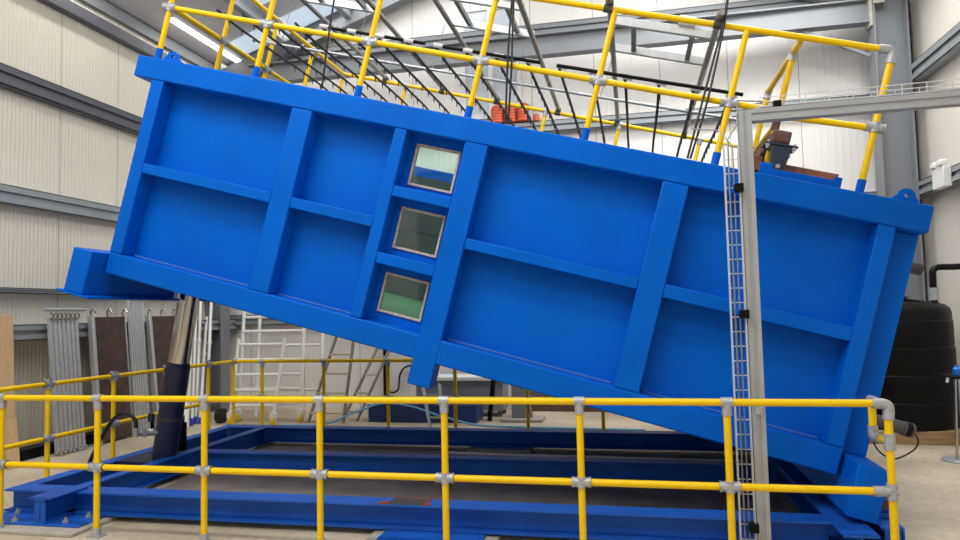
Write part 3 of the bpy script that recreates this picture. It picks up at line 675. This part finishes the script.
for x, z in ((5.27, 3.105), (6.47, 3.12)): ga.part('bracket', MB().box(x, x+.05, gy-.03, gy+.03, z, z+.05), 'black_plastic', bevel=.004)
ga.part('joint_plate', MB().box(5.05, 5.10, gy-.058, gy-.051, 1.0, 1.1), 'galv', bevel=.002)
def basket(m, p, q, across, depth, n, wire=.0036):
    p = Vector(p); q = Vector(q); a = Vector(across); b = Vector(depth)
    for k in range(4):
        o = a*(k/3); m.tube([p+o, q+o], wire, 5)
    for o in (b, a+b, b*.5, a+b*.5): m.tube([p+o, q+o], wire, 5)
    for i in range(n+1):
        c0 = p.lerp(q, i/n); m.tube([c0+b, c0, c0+a, c0+a+b], wire, 5)
    return m
tr = Thing('cable_tray', 'upright wire basket cable tray running down beside the grey profile upright', 'cable tray', (4.985, gy-.05, .05))
tr.part('basket', basket(MB(), (4.925, gy-.02, .06), (4.925, gy-.02, 2.86), (.095, 0, 0), (0, -.05, 0), 28), 'wire')
tr.part('cable', MB().tube([(4.955, gy-.035, .06), (4.955, gy-.035, 2.9), (5.02, gy-.04, 3.0), (5.03, gy-.035, 3.17), (5.2, gy-.02, 3.155)], .006, 6).tube([(4.985, gy-.035, .06), (4.985, gy-.035, 2.85), (4.92, gy+.1, 3.0), (4.75, gy+.3, 3.08)], .005, 6), 'alu_dull')
tr2 = Thing('cable_tray', 'level wire basket cable tray lying along the top of the grey gantry arm', 'cable tray', (6.3, gy, 3.11))
tr2.part('basket', basket(MB(), (5.18, gy+.01, 3.125), (7.6, gy+.01, 3.155), (0, .12, 0), (0, 0, .065), 16), 'wire')
tr2.part('cable', MB().tube([(5.2, gy+.06, 3.14), (7.6, gy+.06, 3.17)], .007, 6).tube([(5.2, gy+.09, 3.14), (7.6, gy+.09, 3.17)], .007, 6), 'alu_dull')

# ------------------------------------------------------------------ right side: black tank, pipes, stand
bx_, by_ = 7.62, 5.35; br = .74
bt = Thing('storage_tank', 'black round plastic storage tank standing on timber at the right wall', 'storage tank', (bx_, by_, .16))
prof = [(br, .16)]
for k in range(4):
    z = .18+.34*k; prof += [(br-.02*k*.3, z), (br-.02*k*.3, z+.30), (br-.012-.02*k*.3, z+.312), (br-.012-.02*k*.3, z+.328)]
prof += [(br-.03, 1.60), (br-.045, 1.66), (br-.10, 1.71), (.24, 1.76), (.24, 1.82), (0, 1.82)]
bt.part('body', MB().lathe(prof, (bx_, by_, 0), 48), 'black_plastic')
rbm = MB()
for a in range(0, 360, 45):
    q = math.radians(a); rbm.beam((bx_+.26*math.cos(q), by_+.26*math.sin(q), 1.765), (bx_+.62*math.cos(q), by_+.62*math.sin(q), 1.70), .10, .05)
bt.part('lid_ribs', rbm, 'black_plastic', bevel=.012)
for k in range(3):
    sl = MB().box(6.72, 8.30, 4.62+k*.62, 4.84+k*.62, 0, .16)
    one('timber_sleeper', sl, 'sleeper', ['nearest timber sleeper under the black storage tank', 'middle timber sleeper hidden beneath the black storage tank', 'rearmost timber sleeper hidden beneath the black storage tank'][k], 'sleeper', 'sleepers under the black tank', bevel=.008)
pp = Thing('black_pipe', 'black pipe from the right wall bending down into the storage tank top', 'pipe', (8.05, 5.0, 1.7))
pp.part('pipe_run', MB().tube(curve([(8.68, 5.0, 2.19), (8.3, 5.0, 2.18), (8.12, 5.0, 2.18), (8.06, 5.0, 2.14), (8.05, 5.0, 2.05), (8.05, 5.0, 1.64)], 6), .04, 16), 'black_plastic')
pp.part('union', MB().tube([(8.05, 5.0, 1.76), (8.05, 5.0, 1.80)], .06, 16).tube([(8.05, 5.0, 1.86), (8.05, 5.0, 1.92)], .058, 16).tube([(8.05, 5.0, 1.80), (8.05, 5.0, 1.86)], .05, 16), 'galv')
# tray stand
st = Thing('tray_stand', 'small black tray on two chrome legs with a blue bottle, at the right edge', 'stand', (7.72, 3.7, 0))
st.part('tray', MB().box(7.60, 8.05, 3.52, 3.88, .90, .935), 'black_plastic', bevel=.006)
st.part('leg', MB().tube([(7.69, 3.66, .90), (7.66, 3.66, .02)], .014, 10), 'chrome')
st.part('leg', MB().tube([(7.76, 3.76, .90), (7.78, 3.76, .02)], .014, 10), 'chrome')
st.part('base_disc', MB().lathe([(.17, 0), (.17, .015), (.16, .024), (0, .03)], (7.70, 3.70, 0), 28), 'galv')
st.part('clip', MB().tube([(7.60, 3.6, .91), (7.585, 3.6, .86)], .015, 8), 'white_pl')
one('bottle', MB().lathe([(.038, .935), (.04, .96), (.04, 1.0), (.02, 1.02), (.02, 1.04), (0, 1.04)], (7.72, 3.68, 0), 18), 'bluecap', 'small bright blue bottle standing on the black tray', 'bottle')
one('coiled_hose', MB().tube(curve([(8.6, 5.0, .95), (8.5, 4.9, 1.25), (8.45, 4.8, 1.5), (8.5, 4.6, 1.72), (8.62, 4.4, 1.62), (8.66, 4.3, 1.2), (8.62, 4.35, .5), (8.5, 4.5, .03)], 7), .022, 8), 'navyblue', 'dark blue hose looping by the right wall behind the tray stand', 'hose', base=(8.55, 4.6, .0))
# pendant controller on the loop
pn = Thing('hand_controller', 'grey cylindrical device with black cable hanging on the rail end loop', 'controller', (5.98, .45, .80))
a0 = Vector((5.86, .42, .935)); a1 = Vector((6.115, .45, .855))
pn.part('body', MB().tube([a0, lerp(a0, a1, .02), lerp(a0, a1, .7), lerp(a0, a1, .72)], [.03, .042, .046, .046], 18), 'dark_grey')
pn.part('cap', MB().tube([lerp(a0, a1, .72), lerp(a0, a1, .97), a1], [.050, .050, .044], 18), 'dark_grey')
pn.part('nameplate', MB().tube([lerp(a0, a1, .78), lerp(a0, a1, .92)], .0505, 18), 'black_plastic')
pn.part('hook', MB().tube([(5.86, .42, .935), (5.80, .24, .955)], .012, 8), 'black_plastic')
pn.part('cable', MB().tube(curve([a1, a1+Vector((.03, 0, -.07)), (6.10, .44, .72), (5.98, .44, .665), (5.88, .43, .73), (5.845, .42, .86), (5.86, .42, .93)], 7), .006, 8), 'black')
# emergency light on the right wall girt
em = Thing('wall_light', 'white twin emergency light on the right wall rail', 'wall light', (8.42, 5.55, 3.3))
em.part('box', MB().box(8.40, 8.50, 5.38, 5.74, 3.28, 3.56), 'white_pl', bevel=.01)
for y in (5.46, 5.66): em.part('lamp_head', MB().box(8.37, 8.47, y-.07, y+.07, 3.565, 3.65), 'white_pl', bevel=.02)

# ------------------------------------------------------------------ left wall: leaning decks, boards, poles
def lean(name, y0, y1, xb, xt, zt, label, style, cat='deck', group=None, zb=0.0):
    """panel leaning on the wall rail: foot at xb, head at xt (towards the wall)"""
    L = math.hypot(xt-xb, zt-zb); ang = math.atan2(xb-xt, zt-zb)
    t = Thing(name, label, cat, (0, 0, 0), group, rot=(0, -ang, 0), loc=(xb, y0, zb)); W = y1-y0
    if style == 'alu':      # ribbed aluminium deck, hooks at both ends
        m = MB().box(-.02, -.004, 0, W, .03, L-.03)
        n = 7
        for k in range(n): y = W*(k+.5)/n; m.box(-.004, .012, y-W/n*.34, y+W/n*.34, .03, L-.03)
        t.part('deck', m, 'alu', bevel=.003)
        for z in (.04, L-.04):
            hk = MB()
            for k in range(7):
                y = W*(k+.5)/7; hk.tube(curve([(.0, y, z), (.04, y, z+.01), (.055, y, z+(.05 if z > 1 else -.02)), (.02, y, z+(.075 if z > 1 else .01))], 3), .015, 8)
            t.part('hook_row', hk, 'chrome')
    elif style == 'ply':
        t.part('board', MB().box(-.012, .0, .075, W-.01, .04, L-.02), 'brownply', bevel=.002, label='dark brown plywood board')
        t.part('side_rail', MB().box(-.03, .045, 0, .06, 0, L).box(-.03, .0, .06, .075, 0, L), 'alu', bevel=.004)
        t.part('side_rail', MB().box(-.03, .02, W-.012, W, 0, L), 'alu', bevel=.003)
        for k in range(3):
            y = .04+(W-.08)*k/2; t.part('hook', MB().tube(curve([(0, y, L-.02), (.0, y, L+.05), (.05, y, L+.085), (.075, y, L+.03)], 4), .013, 8), 'chrome')
    elif style == 'plank':
        t.part('board', MB().box(-.025, .0, 0, W, 0, L), 'wood', bevel=.003)
    return t
XW = XL+.19
lean('scaffold_deck', 2.72, 3.22, -3.0, -3.165, 1.80, 'silver ribbed aluminium scaffold deck leaning on the wall, nearest the pale boards', 'alu', group='scaffold decks against the left wall')
lean('scaffold_deck', 3.42, 4.12, -3.0, -3.165, 1.80, 'dark brown plywood scaffold deck with three hooks leaning between two silver decks', 'ply', group='scaffold decks against the left wall')
lean('scaffold_deck', 4.17, 4.50, -3.0, -3.165, 2.08, 'tallest silver ribbed scaffold deck leaning right of the whole brown deck', 'alu', group='scaffold decks against the left wall')
lean('scaffold_deck', 4.60, 5.28, -2.98, -3.165, 1.80, 'brown plywood scaffold deck half hidden behind the hydraulic ram', 'ply', group='scaffold decks against the left wall')
one('hook_bar', MB().tube([(-3.095, 2.58, 1.885), (-3.095, 3.28, 1.885)], .024, 10), 'galv', 'short grey bar through the head hooks of the nearest silver deck', 'bar')
lean('plywood_sheet', 1.60, 2.23, -3.09, -3.19, 1.82, 'pale plywood sheet leaning on the left wall at the picture edge', 'plank', 'board')
lean('timber_offcut', 1.95, 2.12, -2.92, -2.99, .58, 'short pale timber offcut leaning at the foot of the plywood sheet', 'plank', 'board')
one('dark_batten', MB().box(-3.45, -3.22, 1.3, 6.0, 0, .13), 'black_plastic', 'long dark batten lying on the floor behind the leaning decks', 'batten', bevel=.004)
PF = [(-2.56, 4.72, 0), (-2.68, 4.94, 0), (-2.74, 5.14, 0), (-2.80, 5.32, 0), (-2.72, 5.33, 0), (-2.61, 5.34, 0)]
PH = [(-3.27, 5.80, 2.06), (-3.27, 5.92, 2.06), (-3.27, 6.02, 2.12), (-3.26, 6.14, 2.12), (-3.24, 6.28, 1.75), (-3.20, 6.36, 2.05)]
for k in range(6):
    y = 5.05+.09*k; x1 = -3.27+.015*k
    t = Thing('scaffold_pole', ['first white pole of the leaning bundle, next to the ram rod', 'second white pole of the leaning bundle behind the ram', 'third white pole of the leaning bundle, left of the collars', 'fourth white pole of the leaning bundle, its foot cap blue', 'fifth white pole of the leaning bundle, second from the column', 'last white pole of the leaning bundle, nearest the grey column'][k], 'pole', PF[k], 'white poles leaning by the left column')
    a = Vector(PF[k]); b = Vector(PH[k])
    t.part('tube', MB().tube([a, b], .026, 12), 'white_steel')
    t.part('end_cap', MB().tube([a, lerp(a, b, .05)], .029, 12), 'royal' if k in (2, 3, 4) else 'white_pl', label='blue end cap' if k in (2, 3, 4) else None)
    if k > 1: t.part('collar', MB().tube([lerp(a, b, .62), lerp(a, b, .65)], .034, 12), 'white_steel')

# ------------------------------------------------------------------ back: end frames, ladders, bench, trough
def end_frame(name, lb, yb, yt, xa, xb, xa_t, xb_t, zt, nr, castor, group=None):
    t = Thing(name, lb, 'scaffold frame', ((xa+xb)/2, yb, 0), group)
    z0 = .16 if castor else 0.0
    A0, A1, B0, B1 = Vector((xa, yb, z0)), Vector((xa_t, yt, zt)), Vector((xb, yb, z0)), Vector((xb_t, yt, zt))
    for a, b in ((A0, A1), (B0, B1)): t.part('stile', MB().tube([a, b], .029, 12), 'white_steel')
    for k in range(nr):
        f = (k+.6)/nr; t.part('rung', MB().tube([lerp(A0, A1, f), lerp(B0, B1, f)], .025, 10), 'white_steel')
    if castor:
        for a in (A0, B0):
            c_ = t.part('castor', MB().box(a.x-.05, a.x+.05, a.y-.04, a.y+.04, .11, .2).box(a.x-.035, a.x-.022, a.y-.03, a.y+.03, .05, .12).box(a.x+.022, a.x+.035, a.y-.03, a.y+.03, .05, .12), 'white_pl', bevel=.004)
            t.part('wheel', MB().tube([(a.x-.02, a.y, .07), (a.x+.02, a.y, .07)], .07, 18), 'yellow', c_)
    return t
end_frame('scaffold_end_frame', 'tall white ladder-like scaffold frame standing on castors before the back wall', 5.65, 5.85, -2.20, -1.08, -2.20, -1.08, 2.3, 9, True, 'scaffold end frames by the back wall')
end_frame('scaffold_end_frame', 'narrow white scaffold frame standing behind the tall castor frame, with thin uprights', 6.2, 6.4, -2.22, -1.0, -2.22, -1.0, 2.3, 3, False, 'scaffold end frames by the back wall')
end_frame('scaffold_end_frame', 'shorter tapered white scaffold frame on yellow-wheeled castors, in front of the tall frame', 5.3, 5.48, -2.14, -1.38, -2.10, -1.27, 1.38, 5, True, 'scaffold end frames by the back wall')
def ladder(name, lb, A0, A1, B0, B1, n, tread, mt, group=None):
    t = Thing(name, lb, 'ladder', tuple((Vector(A0)+Vector(B0))/2), group)
    for a, b in ((A0, A1), (B0, B1)): t.part('stile', MB().beam(a, b, .03, .065, up=(0, 1, 0)), mt)
    for k in range(n):
        f = (k+.5)/n; p, q = lerp(A0, A1, f), lerp(B0, B1, f); t.part('tread', MB().beam(p, q, tread, .03), 'tread' if mt == 'alu_dull' else mt)
    return t
ladder('step_ladder', 'grey step ladder with pale treads standing left of the leaning ladder', (-.93, 5.6, 0), (-.52, 5.95, 1.55), (-.32, 5.6, 0), (-.24, 5.95, 1.55), 5, .09, 'alu_dull')
ladder('leaning_ladder', 'narrow aluminium ladder leaning to the right against the back wall', (-.42, 5.8, 0), (.30, 6.75, 2.02), (-.17, 5.8, 0), (.52, 6.75, 2.02), 7, .05, 'alu_dull')
ladder('trestle', 'small aluminium trestle standing in front of the blue trough', (1.26, 5.2, 0), (1.02, 5.6, .62), (1.46, 5.2, 0), (1.30, 5.6, .62), 2, .04, 'alu')
tb = Thing('trough', 'low blue steel trough on the floor behind the back guard rail', 'trough', (.8, 6.0, 0))
tb.part('shell', MB().box(.05, 1.84, 5.75, 5.77, 0, .26).box(.05, 1.84, 6.25, 6.27, 0, .26).box(.05, .07, 5.77, 6.25, 0, .26).box(1.82, 1.84, 5.77, 6.25, 0, .26).box(.07, 1.82, 5.77, 6.25, 0, .02), 'navyblue', bevel=.004)
tb.part('rim', MB().box(.03, 1.86, 5.73, 5.77, .26, .28).box(.03, 1.86, 6.25, 6.29, .26, .28), 'navyblue', bevel=.003)
one('pale_hose', MB().tube(curve([(-1.15, 5.2, .02), (-.5, 5.3, .03), (-.05, 5.5, .2), (.3, 5.71, .30), (.75, 5.71, .27), (1.3, 5.66, .12), (1.9, 5.5, .02), (2.6, 5.35, .02), (3.4, 5.3, .02), (4.4, 5.25, .02)], 8), .016, 8), 'cyan', 'pale blue hose trailing over the trough and along the floor', 'hose', base=(1, 5.5, 0))
wb = Thing('workbench', 'long grey metal bench with pale top standing along the back wall', 'bench', (2.6, 6.7, 0))
wb.part('worktop', MB().box(.55, 2.2, 6.35, 6.95, .60, .66), 'white_steel', bevel=.006, label='pale bench top')
wb.part('cabinet', MB().box(.65, 2.15, 6.42, 6.9, .10, .60), 'girt', bevel=.006)
for x in (.72, 2.08):
    for y in (6.46, 6.86): wb.part('leg', MB().box(x-.03, x+.03, y-.03, y+.03, 0, .10), 'dark_steel')
one('sink_tap', MB().tube(curve([(1.0, 6.6, .66), (1.0, 6.6, .82), (1.03, 6.58, .88), (1.10, 6.55, .86)], 5), .018, 10), 'white_pl', 'white tap-like fitting standing on the grey bench', 'tap')
for z, lb in ((.50, 'upper grey conduit running low along the back wall'), (.34, 'lower grey conduit running low along the back wall')):
    one('wall_conduit', MB().tube([(2.3, 7.22, z), (8.0, 7.22, z)], .045, 12), 'girt', lb, 'conduit', base=(5, 7.22, z-.045))
one('dark_duct', MB().box(2.3, 8.0, 7.1, 7.28, 0, .2), 'darkrust', 'dark low kerb along the foot of the back wall behind the pedestal', 'kerb', bevel=.004)
pd = Thing('pedestal', 'grey steel pedestal on a square base plate behind the back guard rail', 'pedestal', (2.5, 6.1, 0))
pd.part('stem', MB().prism([(2.36, .05), (2.68, .05), (2.62, .42), (2.66, .62), (2.36, .62)], 6.0, 6.16), 'grey_steel', bevel=.006)
pd.part('base_plate', MB().box(2.2, 2.86, 5.85, 6.3, 0, .05), 'concrete', bevel=.004)
one('black_prop', MB().beam((2.0, 6.0, 0), (2.08, 6.0, .66), .07, .07), 'black_plastic', 'black upright prop between the bench and the grey pedestal', 'prop', bevel=.004)
cbx = Thing('wall_cable', 'black cable drop with a drooping loop on the back wall, right of the ladders', 'cable', (-.2, 7.25, .2))
cbx.part('trunking', MB().box(-.23, -.18, 7.22, 7.29, .15, 1.25), 'black_plastic')
cbx.part('cable', MB().tube(curve([(-.18, 7.24, .40), (-.08, 7.22, .30), (.06, 7.2, .36), (.10, 7.2, .62), (.22, 7.2, .77), (.5, 7.18, .80)], 6), .018, 8), 'black')
cbx.part('cable', MB().tube(curve([(-.1, 7.24, 1.25), (.1, 7.2, 1.05), (.5, 7.2, .92)], 5), .010, 6), 'black')
one('castor_wheel', MB().tube([(-2.46, 5.45, .12), (-2.36, 5.45, .12)], .12, 20), 'black', 'black wheel lying between the white poles and the castor frame', 'wheel', base=(-2.41, 5.45, 0))
bpy.context.view_layer.update()
